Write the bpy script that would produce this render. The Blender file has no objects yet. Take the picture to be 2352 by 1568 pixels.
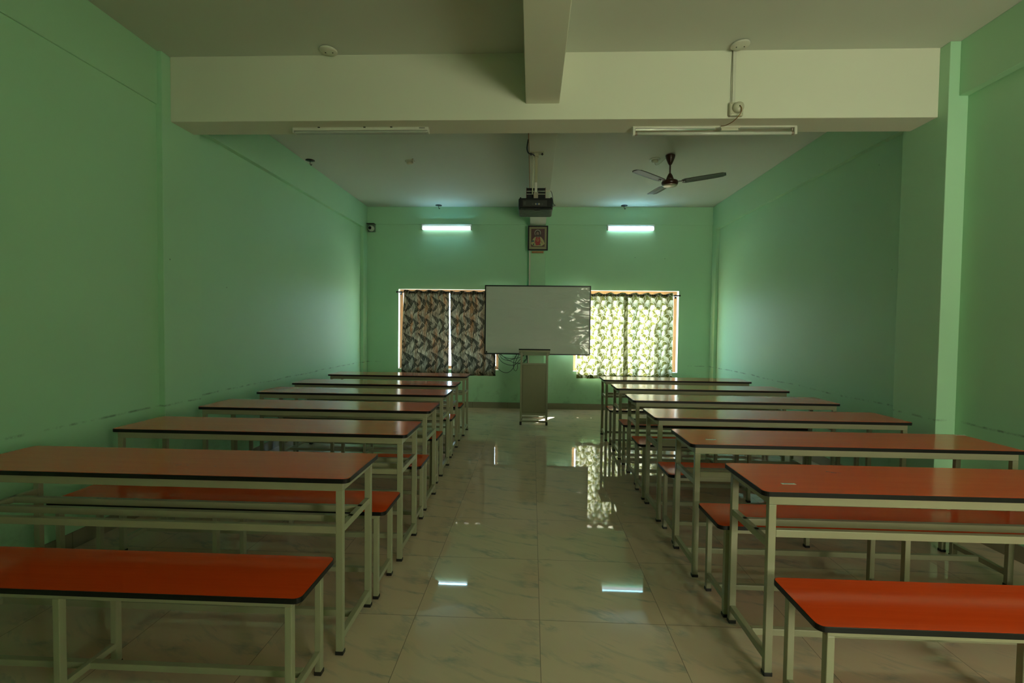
import bpy, bmesh, math, random
from mathutils import Vector, Matrix, Euler
random.seed(7)
C = bpy.context.scene.collection
PI = math.pi
# ------------------------------------------------------------------ camera
cam_d = bpy.data.cameras.new('camera'); cam = bpy.data.objects.new('camera', cam_d); C.objects.link(cam)
F_PX = 1106.56
cam_d.sensor_width = 36.0; cam_d.sensor_fit = 'HORIZONTAL'; cam_d.lens = F_PX/2352*36.0
cam_d.clip_start = .05; cam_d.clip_end = 200
pit, yaw, rol = -.0316, .0417, .0119
fw = Vector((-math.sin(yaw)*math.cos(pit), math.cos(yaw)*math.cos(pit), math.sin(pit)))
rt = fw.cross(Vector((0,0,1))).normalized(); up = rt.cross(fw)
rt2 = math.cos(rol)*rt + math.sin(rol)*up; up2 = -math.sin(rol)*rt + math.cos(rol)*up
cam.matrix_world = Matrix(((rt2.x,up2.x,-fw.x,0),(rt2.y,up2.y,-fw.y,0),(rt2.z,up2.z,-fw.z,1.4063),(0,0,0,1)))
bpy.context.scene.camera = cam
# ------------------------------------------------------------------ view
vs = bpy.context.scene.view_settings
bpy.context.scene.display_settings.display_device = 'sRGB'
vs.view_transform = 'Standard'; vs.look = 'None'; vs.gamma = 1.0; vs.use_curve_mapping = False
vs.exposure = 0.0
# ------------------------------------------------------------------ world: cool bright sky ahead, warmer leafy light behind
SKY_AHEAD, SKY_BEHIND, GROUND_BEHIND = 20.0, 25.5, 34.5
w = bpy.data.worlds.new('world'); bpy.context.scene.world = w; w.use_nodes = True
nt = w.node_tree; nt.nodes.clear()
out = nt.nodes.new('ShaderNodeOutputWorld'); bg = nt.nodes.new('ShaderNodeBackground')
tc = nt.nodes.new('ShaderNodeTexCoord'); sx = nt.nodes.new('ShaderNodeSeparateXYZ')
cr = nt.nodes.new('ShaderNodeValToRGB')
nt.links.new(tc.outputs['Generated'], sx.inputs[0])
mr = nt.nodes.new('ShaderNodeMapRange'); mr.inputs[1].default_value=-.3; mr.inputs[2].default_value=.3
nt.links.new(sx.outputs['Y'], mr.inputs[0]); nt.links.new(mr.outputs[0], cr.inputs[0])
cr.color_ramp.elements[0].color = (1.0*SKY_BEHIND,.98*SKY_BEHIND,.72*SKY_BEHIND,1)
cr.color_ramp.elements[1].color = (.60*SKY_AHEAD,.90*SKY_AHEAD,1.05*SKY_AHEAD,1)
# sunlit paving seen below the horizon behind the camera
mr2 = nt.nodes.new('ShaderNodeMapRange'); mr2.inputs[1].default_value=-.03; mr2.inputs[2].default_value=-.12; mr2.inputs[3].default_value=1.0; mr2.inputs[4].default_value=GROUND_BEHIND/SKY_BEHIND
mr3 = nt.nodes.new('ShaderNodeMapRange'); mr3.inputs[1].default_value=0; mr3.inputs[2].default_value=-.1; mr3.inputs[3].default_value=0.0; mr3.inputs[4].default_value=1.0
nt.links.new(sx.outputs['Z'], mr2.inputs[0]); nt.links.new(sx.outputs['Y'], mr3.inputs[0])
mxv = nt.nodes.new('ShaderNodeMix'); mxv.data_type='FLOAT'; mxv.inputs[2].default_value=1.0
nt.links.new(mr3.outputs[0], mxv.inputs[0]); nt.links.new(mr2.outputs[0], mxv.inputs[3])
nt.links.new(mxv.outputs[0], bg.inputs[1])
nt.links.new(cr.outputs[0], bg.inputs[0]); 
nt.links.new(bg.outputs[0], out.inputs[0])
# ------------------------------------------------------------------ sun (through the right window of the end wall)
SUN = 58.0
sd = bpy.data.lights.new('sun','SUN'); sd.energy = SUN; sd.angle = math.radians(.6); sd.color = (1,.96,.90)
so = bpy.data.objects.new('sun', sd); C.objects.link(so)
so.rotation_euler = Vector((-.5,-.866,-.77)).to_track_quat('-Z','Y').to_euler(); so.location = (8,20,12)
# ------------------------------------------------------------------ dimensions
YW = 8.218; ZC = 3.423; YR = -1.5          # end wall, ceiling, rear wall
XLF, XRF = -2.83, 3.012                     # front bay side walls
XLB, XRB = -2.90, 3.03                      # back bay side walls
XCL, XCR = -2.784, 2.881                    # column faces
YC0, YC1 = 3.537, 3.949
BY0, BY1, BZ = 3.621, 3.875, 2.937          # cross beam
WL = (-2.309, -.569, .651, 2.027); WR = (.701, 2.455, .651, 2.032)
RW = (1.95, 2.90, 0.9, 2.30)                # open window behind the camera, right
def portal(name, loc, sxx, syy, rot):
    d = bpy.data.lights.new(name,'AREA'); d.shape='RECTANGLE'; d.size=sxx; d.size_y=syy
    d.cycles.is_portal = True
    o = bpy.data.objects.new(name,d); C.objects.link(o); o.location=loc; o.rotation_euler=rot
portal('window_portal_left', ((WL[0]+WL[1])/2, YW+.24, (WL[2]+WL[3])/2), WL[1]-WL[0], WL[3]-WL[2], (-PI/2,0,0))
portal('window_portal_right', ((WR[0]+WR[1])/2, YW+.24, (WR[2]+WR[3])/2), WR[1]-WR[0], WR[3]-WR[2], (-PI/2,0,0))
portal('window_portal_rear', ((RW[0]+RW[1])/2, YR-.24, (RW[2]+RW[3])/2), RW[1]-RW[0], RW[3]-RW[2], (PI/2,0,0))
# ------------------------------------------------------------------ mesh helpers
def box(bm, x0,x1,y0,y1,z0,z1, mi=0):
    v=[bm.verts.new(p) for p in ((x0,y0,z0),(x1,y0,z0),(x1,y1,z0),(x0,y1,z0),(x0,y0,z1),(x1,y0,z1),(x1,y1,z1),(x0,y1,z1))]
    for f in ((0,3,2,1),(4,5,6,7),(0,1,5,4),(1,2,6,5),(2,3,7,6),(3,0,4,7)):
        bm.faces.new([v[i] for i in f]).material_index=mi
def tube(bm, pts, r, n=10, cap=True, mi=0):
    pts=[Vector(p) for p in pts]; rings=[]; prev=None
    for i,p in enumerate(pts):
        t=(pts[min(i+1,len(pts)-1)]-pts[max(i-1,0)]).normalized()
        if prev is None:
            a=Vector((0,0,1)) if abs(t.z)<.9 else Vector((1,0,0)); u=t.cross(a).normalized()
        else: u=(prev-t*prev.dot(t)).normalized()
        prev=u; v=t.cross(u); rr=r[i] if isinstance(r,(list,tuple)) else r
        rings.append([bm.verts.new(p+rr*(math.cos(2*PI*k/n)*u+math.sin(2*PI*k/n)*v)) for k in range(n)])
    for a,b in zip(rings,rings[1:]):
        for k in range(n):
            f=bm.faces.new((a[k],a[(k+1)%n],b[(k+1)%n],b[k])); f.smooth=True; f.material_index=mi
    if cap:
        bm.faces.new(rings[0][::-1]).material_index=mi; bm.faces.new(rings[-1]).material_index=mi
def lathe(bm, prof, c=(0,0,0), n=32, axis='z', mi=0):
    c=Vector(c); rings=[]
    def P(r,h,a):
        x,y=r*math.cos(a),r*math.sin(a)
        return c+(Vector((x,y,h)) if axis=='z' else Vector((x,-h,y)) if axis=='y' else Vector((h,x,y)))
    for r,h in prof:
        rings.append([bm.verts.new(P(max(r,1e-5),h,2*PI*k/n)) for k in range(n)])
    for a,b in zip(rings,rings[1:]):
        for k in range(n):
            f=bm.faces.new((a[k],a[(k+1)%n],b[(k+1)%n],b[k])); f.smooth=True; f.material_index=mi
    bm.faces.new(rings[0][::-1]); bm.faces.new(rings[-1])
def rrect(x0,x1,y0,y1,r,n=6):
    pts=[]
    for cx,cy,a0 in ((x1-r,y1-r,0),(x0+r,y1-r,PI/2),(x0+r,y0+r,PI),(x1-r,y0+r,1.5*PI)):
        for k in range(n+1):
            a=a0+PI/2*k/n; pts.append((cx+r*math.cos(a),cy+r*math.sin(a)))
    return pts
def prism(bm, pts, z0, z1, mi=0):
    a=[bm.verts.new((x,y,z0)) for x,y in pts]; b=[bm.verts.new((x,y,z1)) for x,y in pts]
    n=len(pts); bm.faces.new(a[::-1]).material_index=mi; bm.faces.new(b).material_index=mi
    for k in range(n): bm.faces.new((a[k],a[(k+1)%n],b[(k+1)%n],b[k])).material_index=mi
def ring(bm, po, pi_, z0, z1):
    n=len(po); L=[[bm.verts.new((x,y,z)) for x,y in p] for p,z in ((po,z0),(po,z1),(pi_,z1),(pi_,z0))]
    for a,b in ((0,1),(1,2),(2,3),(3,0)):
        for k in range(n):
            bm.faces.new((L[a][k],L[a][(k+1)%n],L[b][(k+1)%n],L[b][k]))
def obj(name, bm, mats, parent=None, bevel=0, loc=None, smooth=False):
    bmesh.ops.recalc_face_normals(bm, faces=bm.faces[:])
    me=bpy.data.meshes.new(name); bm.to_mesh(me); bm.free()
    for m in (mats if isinstance(mats,(list,tuple)) else [mats]): me.materials.append(m)
    o=bpy.data.objects.new(name,me); C.objects.link(o)
    if parent: o.parent=parent
    if loc: o.location=loc
    if smooth:
        for p in me.polygons: p.use_smooth=True
    if bevel:
        md=o.modifiers.new('bevel','BEVEL'); md.width=bevel; md.segments=2; md.limit_method='ANGLE'; md.angle_limit=math.radians(40)
        md.harden_normals=False
    return o
def nb(): return bmesh.new()
def bxobj(name,dims,m,parent=None,bevel=0,kind=None):
    b=nb(); box(b,*dims); o=obj(name,b,m,parent,bevel)
    if kind: o['kind']=kind
    return o
def thing(name,label,cat,loc=(0,0,0),rz=0,group=None):
    o=bpy.data.objects.new(name,None); C.objects.link(o); o.location=loc; o.rotation_euler=(0,0,rz)
    o.empty_display_size=.1
    o['label']=label; o['category']=cat
    if group: o['group']=group
    return o
def tag(o,label,cat,group=None):
    o['label']=label; o['category']=cat
    if group: o['group']=group
    return o
def copy_tree(o,parent=None):
    c=o.copy(); C.objects.link(c)
    if parent: c.parent=parent
    for ch in list(o.children): copy_tree(ch,c)
    return c
# ------------------------------------------------------------------ material helpers
class G:
    def __init__(s,name):
        s.m=bpy.data.materials.new(name); s.m.use_nodes=True; s.t=s.m.node_tree; s.b=s.t.nodes['Principled BSDF']
    def n(s,ty,**k):
        o=s.t.nodes.new(ty)
        for a,v in k.items(): setattr(o,a,v)
        return o
    def l(s,a,b): s.t.links.new(a,b)
    def _in(s,nd,i,v):
        if v is None: return
        if hasattr(v,'is_output') : s.l(v,nd.inputs[i])
        else: nd.inputs[i].default_value=v
    def math(s,op,a,b=None,c=None):
        nd=s.n('ShaderNodeMath',operation=op); s._in(nd,0,a); s._in(nd,1,b); s._in(nd,2,c); return nd.outputs[0]
    def mix(s,f,a,b):
        nd=s.n('ShaderNodeMix',data_type='RGBA'); s._in(nd,0,f)
        for i,v in ((6,a),(7,b)):
            if hasattr(v,'is_output'): s.l(v,nd.inputs[i])
            else: nd.inputs[i].default_value=(*v,1)
        return nd.outputs[2]
    def noise(s,vec,scale,detail=2,rough=.5,dist=0):
        nd=s.n('ShaderNodeTexNoise'); nd.inputs['Scale'].default_value=scale; nd.inputs['Detail'].default_value=detail
        nd.inputs['Roughness'].default_value=rough; nd.inputs['Distortion'].default_value=dist
        if vec is not None: s.l(vec,nd.inputs['Vector'])
        return nd.outputs['Fac']
    def step(s,v,lo,hi):
        nd=s.n('ShaderNodeMapRange'); s._in(nd,0,v); nd.inputs[1].default_value=lo; nd.inputs[2].default_value=hi; nd.clamp=True
        return nd.outputs[0]
    def comb(s,x,y,z):
        nd=s.n('ShaderNodeCombineXYZ'); s._in(nd,0,x); s._in(nd,1,y); s._in(nd,2,z); return nd.outputs[0]
    def obj(s): return s.n('ShaderNodeTexCoord').outputs['Object']
    def geo(s): return s.n('ShaderNodeNewGeometry').outputs['Position']
    def sep(s,v):
        nd=s.n('ShaderNodeSeparateXYZ'); s.l(v,nd.inputs[0]); return nd.outputs
    def bump(s,h,st,d=.01):
        nd=s.n('ShaderNodeBump'); nd.inputs['Strength'].default_value=st; nd.inputs['Distance'].default_value=d
        s.l(h,nd.inputs['Height']); s.l(nd.outputs[0],s.b.inputs['Normal'])
    def col(s,v): s._in(s.b,'Base Color',v if hasattr(v,'is_output') else (*v,1))
    def rough(s,v): s._in(s.b,'Roughness',v)
def flat(name,col,rough=.5,metal=0,var=.06,scale=30,spec=None):
    g=G(name); nz=g.noise(g.obj(),scale,3)
    a=tuple(c*(1-var) for c in col); b=tuple(min(1,c*(1+var)) for c in col)
    g.col(g.mix(nz,a,b)); g.rough(rough); g.b.inputs['Metallic'].default_value=metal
    if spec is not None: g.b.inputs['Specular IOR Level'].default_value=spec
    return g.m
def emis(name,col,st):
    g=G(name); g.col(col); g.b.inputs['Emission Color'].default_value=(*col,1); g.b.inputs['Emission Strength'].default_value=st
    return g.m
# ---- wall paint with rub line, scuffs and low dirt
def paint(name,col,dirt=True):
    g=G(name); P=g.geo(); x,y,z=g.sep(P)
    big=g.noise(P,1.3,3); base=g.mix(big,tuple(c*.96 for c in col),tuple(c*1.04 for c in col))
    if dirt:
        # chair rub line at bench-back height
        wob=g.noise(g.comb(x,y,0.),1.1,2)
        zc=g.math('ADD',.745,g.math('MULTIPLY',wob,.05))
        d=g.math('ABSOLUTE',g.math('SUBTRACT',z,zc))
        line=g.math('SUBTRACT',1.0,g.step(d,.001,.011))
        brk=g.step(g.noise(P,9,5,.7),.45,.62)
        side=g.step(g.math('ABSOLUTE',x),2.6,2.7)
        line=g.math('MULTIPLY',g.math('MULTIPLY',line,brk),side)
        base=g.mix(g.math('MULTIPLY',line,.62),base,(.045,.05,.03))
        # fine specks
        vo=g.n('ShaderNodeTexVoronoi'); vo.inputs['Scale'].default_value=2.4; g.l(P,vo.inputs['Vector'])
        sp=g.math('SUBTRACT',1.0,g.step(vo.outputs['Distance'],.012,.02))
        base=g.mix(g.math('MULTIPLY',sp,.6),base,(.03,.04,.03))
        # smudges near the floor
        sm=g.math('MULTIPLY',g.step(g.noise(P,5,6,.7),.52,.72),g.math('SUBTRACT',1.0,g.step(z,.1,.75)))
        base=g.mix(g.math('MULTIPLY',sm,.35),base,(.10,.12,.06))
    g.col(base); g.rough(.50 if dirt else .75); g.b.inputs['Specular IOR Level'].default_value=.32 if dirt else .2
    g.bump(g.noise(P,60,3),.06,.004)
    return g.m
GREEN=(.44,.74,.49)
M_wall=paint('mint_green_paint',GREEN)
M_white=paint('offwhite_ceiling_paint',(.74,.75,.62),False)
M_ceil=paint('ceiling_distemper',(.62,.65,.57),False)
# ---- floor: 600 mm polished tiles, each with the same printed veins
g=G('polished_marble_tile'); P=g.geo(); x,y,z=g.sep(P)
tx=g.math('DIVIDE',g.math('SUBTRACT',x,.0531-6),.6); ty=g.math('DIVIDE',g.math('SUBTRACT',y,2.2712-12),.6)
fx=g.math('FRACT',tx); fy=g.math('FRACT',ty)
ex=g.math('ABSOLUTE',g.math('SUBTRACT',fx,.5)); ey=g.math('ABSOLUTE',g.math('SUBTRACT',fy,.5))
grout=g.step(g.math('MAXIMUM',ex,ey),.4965,.4985)
# rotated, stretched coordinates: veins fall from far-left to near-right
u=g.math('ADD',g.math('MULTIPLY',fx,.86),g.math('MULTIPLY',fy,-.52)); v=g.math('ADD',g.math('MULTIPLY',fx,.52),g.math('MULTIPLY',fy,.86))
vv=g.comb(g.math('MULTIPLY',u,1.25),g.math('MULTIPLY',v,4.0),3.7)
n1=g.noise(vv,.85,5,.62,.5)
ridge=g.math('ABSOLUTE',g.math('SUBTRACT',n1,.5))
vein=g.math('SUBTRACT',1.0,g.step(ridge,.002,.055))
mask=g.step(g.noise(g.comb(g.math('MULTIPLY',u,2),g.math('MULTIPLY',v,3.5),9.2),1.1,2),.46,.60)
vein=g.math('MULTIPLY',vein,mask)
cloud=g.noise(vv,.9,4)
base=g.mix(cloud,(.66,.51,.38),(.76,.60,.46))
base=g.mix(g.math('MULTIPLY',vein,.62),base,(.30,.335,.31))
base=g.mix(g.math('MULTIPLY',grout,.85),base,(.11,.07,.04))
g.col(base); g.rough(g.math('ADD',.025,g.math('MULTIPLY',grout,.5))); g.b.inputs['IOR'].default_value=1.68
M_floor=g.m
# skirting in the same stone, matt
g=G('skirting_tile'); P=g.geo(); x,y,z=g.sep(P)
nz=g.noise(P,4,5,.6,.6); base=g.mix(nz,(.27,.235,.16),(.36,.32,.23))
jj=g.math('FRACT',g.math('DIVIDE',g.math('ADD',g.math('ADD',x,y),9.0),.6)); jn=g.step(g.math('ABSOLUTE',g.math('SUBTRACT',jj,.5)),.495,.498)
g.col(g.mix(g.math('MULTIPLY',jn,.6),base,(.1,.07,.05))); g.rough(.25); M_skirt=g.m
# ---- orange laminate with fine grain along X
g=G('orange_laminate'); O=g.obj(); x,y,z=g.sep(O)
gr=g.noise(g.comb(g.math('MULTIPLY',x,2.0),g.math('MULTIPLY',y,90),z),1.0,4,.6)
gr2=g.noise(g.comb(g.math('MULTIPLY',x,.8),g.math('MULTIPLY',y,14),z),1.0,3,.5)
base=g.mix(gr,(.80,.062,.010),(.95,.104,.020)); base=g.mix(g.math('MULTIPLY',gr2,.35),base,(.74,.052,.008))
g.col(base); g.rough(.13); g.b.inputs['IOR'].default_value=1.5; g.b.inputs['Specular IOR Level'].default_value=.42
g.bump(g.noise(g.comb(g.math('MULTIPLY',x,40),g.math('MULTIPLY',y,160),z),1.0,2),.03,.001)
M_lam=g.m
M_edge=flat('black_edge_band',(.010,.010,.010),.4,spec=.25)
M_frame=flat('cream_powder_coat',(.36,.35,.235),.32,var=.05,scale=12)
M_foot=flat('black_rubber',(.012,.012,.012),.5)
M_sticker=flat('white_sticker',(.72,.72,.66),.4)
M_ink=flat('ink_mark',(.03,.03,.035),.5)
M_plast=flat('white_plastic',(.66,.66,.56),.35)
M_plast2=flat('cream_plastic',(.58,.57,.43),.3)
M_wood=flat('tan_window_wood',(.60,.33,.15),.45,var=.15,scale=8)
M_wood2=flat('orange_ledge_wood',(.42,.17,.05),.5,var=.15)
M_steel=flat('white_enamel_bar',(.75,.75,.72),.4)
M_rod=flat('gunmetal_rod',(.05,.045,.05),.25,metal=.8)
M_ring=flat('bronze_eyelet',(.42,.30,.30),.2,metal=1)
M_black=flat('matt_black_plastic',(.008,.009,.010),.5,spec=.3)
M_blackm=flat('black_aluminium',(.012,.012,.014),.3,metal=.2)
M_cable=flat('black_cable',(.008,.010,.014),.4)
M_brown=flat('dark_brown_enamel',(.040,.012,.008),.3)
M_blade=flat('brown_blade_enamel',(.042,.030,.020),.4)
M_silver=flat('satin_metal',(.42,.36,.30),.35,metal=.6)
M_tubeoff=flat('milky_glass',(.60,.62,.55),.15)
M_greyd=flat('grey_diffuser',(.42,.45,.40),.3)
M_yellow=flat('brown_flex',(.22,.11,.025),.5)
M_panel=flat('khaki_panel_paint',(.29,.27,.165),.36,var=.05,scale=10)
M_red=flat('dark_red_plastic',(.09,.015,.012),.4)
M_lit=emis('lit_tube',(.80,.95,1.0),2.6)
M_lit2=emis('added_glow',(.32,.76,1.0),60.0)
# ------------------------------------------------------------------ SHELL
S='structure'
def st(name,bm,m,bev=0):
    o=obj(name,bm,m,None,bev); o['kind']=S; return o
X0,X1=-3.13,3.24
b=nb(); box(b,X0,X1,YR-.23,YW+.23,-.12,0); st('floor',b,M_floor)
b=nb(); box(b,X0,X1,YR-.23,YW+.23,ZC,ZC+.14); st('ceiling',b,M_ceil)
def wall_with(bm,y0,y1,x0,x1,z1,holes):
    xs=sorted(holes); cur=x0
    for (a,c,zl,zh) in xs:
        box(bm,cur,a,y0,y1,0,z1); box(bm,a,c,y0,y1,0,zl); box(bm,a,c,y0,y1,zh,z1); cur=c
    box(bm,cur,x1,y0,y1,0,z1)
b=nb(); wall_with(b,YW,YW+.23,X0,X1,ZC,[WL,WR])
st('wall_back',b,M_wall)
b=nb(); wall_with(b,YR-.23,YR,X0,X1,ZC,[RW]); st('wall_rear',b,M_wall)
b=nb(); box(b,X0,XLF,YR,YC0,0,ZC); box(b,X0,XLB,YC0,YW,0,ZC); st('wall_left',b,M_wall)
b=nb(); box(b,XRF,X1,YR,YC0,0,ZC); box(b,XRB,X1,YC0,YW,0,ZC); st('wall_right',b,M_wall)
# columns
b=nb(); box(b,XLB-.01,XCL,YC0,YC1,0,ZC); st('trim_1',b,M_wall,.004)
b=nb(); box(b,XCR,XRB+.01,YC0,YC1,0,ZC); st('trim_2',b,M_wall,.004)
b=nb(); box(b,XLB-.01,-2.848,8.02,YW,0,ZC); st('trim_3',b,M_wall,.003)
b=nb(); box(b,2.981,XRB+.01,8.04,YW,0,ZC); st('trim_4',b,M_wall,.003)
# ring beams along the walls
b=nb(); box(b,XLF-.01,-2.818,YR,YC0,3.03,ZC); st('trim_5',b,M_wall,.003)
b=nb(); box(b,2.950,XRF+.01,YR,YC0,3.047,ZC); st('trim_6',b,M_wall,.003)
b=nb(); box(b,XLB-.01,-2.843,YC1,8.02,3.04,ZC); st('trim_7',b,M_wall,.003)
b=nb(); box(b,2.972,XRB+.01,YC1,8.04,3.03,ZC); st('trim_8',b,M_wall,.003)
b=nb(); box(b,-2.848,2.981,YW-.012,YW,3.126,ZC); st('trim_9',b,M_wall,.002)
# concrete cross beam and the lengthwise beams
b=nb(); box(b,XCL,XCR,BY0,BY1,BZ,ZC+.01); o=st('trim_10',b,M_white,.004)
b=nb(); box(b,-.070,.178,YR,BY0,3.052,ZC+.01); st('trim_11',b,M_white,.004)
b=nb(); box(b,-.058,.200,BY1,YW-.012,3.092,ZC+.01); st('trim_12',b,M_ceil,.004)
# pilaster between the windows
b=nb(); box(b,-.046,.201,8.10,YW,0,3.092); st('trim_13',b,M_wall,.004)
# skirting
b=nb(); box(b,-2.848,-.046,YW-.012,YW,0,.10); box(b,.201,2.981,YW-.012,YW,0,.10); box(b,-.05,.205,8.088,8.10,0,.10); st('baseboard_back',b,M_skirt)
b=nb(); box(b,XLF,XLF+.012,YR,YC0,0,.10); box(b,XCL,XCL+.010,YC0,YC1,0,.10); box(b,XLB,XLB+.012,YC1,8.02,0,.10); st('baseboard_left',b,M_skirt)
b=nb(); box(b,XRF-.012,XRF,YR,YC0-.012,0,.10); box(b,XCR,XRF,YC0-.012,YC0,0,.10); box(b,XCR-.010,XCR,YC0-.012,YC1,0,.10); box(b,XRB-.012,XRB,YC1,8.04,0,.10); st('baseboard_right',b,M_skirt)
# windows: wooden frame, enamel bars, shutters folded outward
def window(n,W,y_in,sgn,shut=True):
    e=bpy.data.objects.new('window_%d'%n,None); C.objects.link(e); e['kind']=S
    x0,x1,z0,z1=W; ya,yb_=sorted((y_in+sgn*.115,y_in+sgn*.17)); f=.055
    b=nb(); box(b,x0,x0+f,ya,yb_,z0,z1); box(b,x1-f,x1,ya,yb_,z0,z1); box(b,x0+f,x1-f,ya,yb_,z0,z0+f); box(b,x0+f,x1-f,ya,yb_,z1-f,z1)
    
    for q_ in (1/3,2/3): xm=x0+(x1-x0)*q_; box(b,xm-.03,xm+.03,ya,yb_,z0+f,z1-f)
    obj('window_frame',b,M_wood,e,.003)
    if sgn>0:
        b=nb(); yr=ya; box(b,x0-.001,x0+.004,y_in,yr,z0,z1); box(b,x1-.004,x1+.001,y_in,yr,z0,z1); box(b,x0+.004,x1-.004,y_in,yr,z1-.004,z1+.001); box(b,x0+.004,x1-.004,y_in,yr,z0-.001,z0+.004)
        obj('reveal_lining',b,flat('white_reveal',(.80,.81,.82),.6,var=.02),e)
    b=nb(); zz=z0+.11; ym=(ya+yb_)/2
    while zz<z1-.06:
        tube(b,[(x0+f-.01,ym,zz),(x1-f+.01,ym,zz)],.006,8); zz+=.12
    obj('window_bars',b,M_steel,e)
    if shut:
        for xs in (x0+.012,x1-.042):
            b=nb(); y0_,y1_=sorted((yb_ if sgn>0 else ya, (yb_ if sgn>0 else ya)+sgn*.42))
            box(b,xs,xs+.03,y0_,y1_,z0+.02,z1-.02); obj('shutter',b,M_wood,e,.003)
window(1,WL,YW,1); window(2,WR,YW,1); window(3,RW,YR,-1,False)
# outside: paved ground, and an unseen slab added to shade the left window
b=nb(); box(b,-30,30,YW+.23,40,-.35,-.15)
o=obj('ground',b,flat('pale_paving',(.42,.40,.34),.8)); o['kind']=S
b=nb(); box(b,-2.7,.40,YW+.23,YW+2.05,2.16,2.26); o=obj('added_shade_slab',b,paint('shade_slab_render',(.55,.52,.42),False)); o['kind']=S
# ------------------------------------------------------------------ DESKS AND BENCHES
LEN=1.80
def leg_part(root,x0,x1,y0,y1,ztop):
    b=nb(); box(b,x0,x1,y0,y1,.006,ztop); l=obj('leg',b,M_frame,root,.0025)
    b=nb(); box(b,x0-.002,x1+.002,y0-.002,y1+.002,0,.016); obj('rubber_foot',b,M_foot,l,.002)
def slab(root,name,D,z0,z1,r=.028):
    po=rrect(-LEN/2,LEN/2,0,D,r); pi_=rrect(-LEN/2+.003,LEN/2-.003,.003,D-.003,r-.003)
    b=nb(); prism(b,pi_,z0,z1); t=obj(name,b,M_lam,root)
    b=nb(); ring(b,po,pi_,z0,z1-.0006); obj('edge_band',b,M_edge,t,.0012)
    return t
def make_desk(front_z):
    root=thing('school_desk','','desk'); D=.41
    slab(root,'tabletop',D,.742,.762)
    hx=LEN/2-.030; i=.018; w=.0305; d=.025
    b=nb(); box(b,-hx,hx,i,i+.025,.704,.742); box(b,-hx,hx,D-i-.025,D-i,.704,.742); box(b,-hx,-hx+.025,i+.025,D-i-.025,.704,.742); box(b,hx-.025,hx,i+.025,D-i-.025,.704,.742)
    obj('apron',b,M_frame,root,.0025)
    for sx_ in (-1,1):
        xa,xb=sorted((sx_*hx,sx_*(hx-w)))
        for ya in (i,D-i-d): leg_part(root,xa,xb,ya,ya+d,.704)
        b=nb(); box(b,xa+.003,xb-.003,i+d,D-i-d,.522,.552); obj('side_rail',b,M_frame,root,.002)
        b=nb(); box(b,xa+.003,xb-.003,i+d,D-i-d,.058,.088); obj('foot_rail',b,M_frame,root,.002)
    b=nb(); box(b,-hx+w-.002,hx-w+.002,D/2-.0125,D/2+.0125,.058,.088); obj('stretcher',b,M_frame,root,.002)
    for k,(yy,zz) in enumerate(((i+.001,front_z),(i+.12,.522),(i+.235,.522))):
        b=nb(); box(b,-hx+(w if k==0 else 0.004),hx-(w if k==0 else 0.004),yy,yy+.025,zz,zz+.030); obj('shelf_rail',b,M_frame,root,.002)
    return root
def make_bench():
    root=thing('bench','','bench'); D=.305
    slab(root,'seat',D,.441,.461)
    hx=LEN/2-.042; i=.022; w=.025; d=.028
    b=nb(); box(b,-hx,hx,i,i+.025,.416,.441); box(b,-hx,hx,D-i-.025,D-i,.416,.441); box(b,-hx,-hx+.025,i+.025,D-i-.025,.416,.441); box(b,hx-.025,hx,i+.025,D-i-.025,.416,.441)
    box(b,-.0125,.0125,i+.025,D-i-.025,.416,.441)
    obj('apron',b,M_frame,root,.002)
    for xa in (-hx,-w/2,hx-w):
        for ya in (i,D-i-d): leg_part(root,xa,xa+w,ya,ya+d,.416)
        b=nb(); box(b,xa+.002,xa+w-.002,i+d,D-i-d,.075,.100); obj('foot_rail',b,M_frame,root,.002)
    for xa,xb in ((-hx+w-.002,-w/2+.002),(w/2-.002,hx-w+.002)):
        b=nb(); box(b,xa,xb,D/2-.0125,D/2+.0125,.075,.100); obj('stretcher',b,M_frame,root,.002)
    return root
deskL=make_desk(.522); deskR=make_desk(.572); bench0=make_bench()
ordn=['nearest the camera','second row back','third row back','fourth row back','fifth row','farthest row']
DL=[(-.757,1.955),(-.728,2.775),(-.758,3.565),(-.790,4.40),(-.815,5.12),(-.820,6.06)]
DR=[(.928,1.934),(.893,2.705),(.890,3.48),(.905,4.30),(.903,5.125),(.886,5.96)]
BL=[(-.785,1.595),(-.730,2.373),(-.735,3.165),(-.783,3.957),(-.800,4.795),(-.825,5.55)]
BR=[(.925,1.548),(.908,2.325),(.893,3.12),(.873,3.92),(.898,4.692),(.896,5.52)]
placed={}
for side,specs,proto,what in (('left',DL,deskL,'desk'),('right',DR,deskR,'desk'),('left',BL,bench0,'bench'),('right',BR,bench0,'bench')):
    for i,(xe,y0) in enumerate(specs):
        o=proto if (i==0 and not proto['label']) else copy_tree(proto)
        o.location=(xe+(-LEN/2 if side=='left' else LEN/2),y0,0)
        if what=='desk':
            o['label']='long orange-topped desk with black edge %s of the aisle, %s'%(side,ordn[i]); o['group']='orange desks %s of the aisle'%side
        else:
            o['label']='low orange-seated bench %s of the aisle, %s'%(side,ordn[i].replace('window','')); o['group']='orange benches %s of the aisle'%side
        placed[(what,side,i)]=o
def sticker(desk,x,y,w_,d_,ang):
    b=nb(); box(b,-w_/2,w_/2,-d_/2,d_/2,0,.0006); s=obj('sticker',b,M_sticker,desk)
    s.location=(x-desk.location.x,y-desk.location.y,.762); s.rotation_euler=(0,0,ang)
    b=nb()
    for k in range(6): box(b,-w_*.32+k*w_*.11,-w_*.32+k*w_*.11+w_*.07,-d_*.12,d_*.15,.0006,.0009)
    p=obj('print',b,M_ink,s); p['label']='dark printed line on the sticker'
    s['label']='small white paper sticker'
sticker(placed[('desk','right',0)],1.078,2.041,.058,.016,.02)
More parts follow.
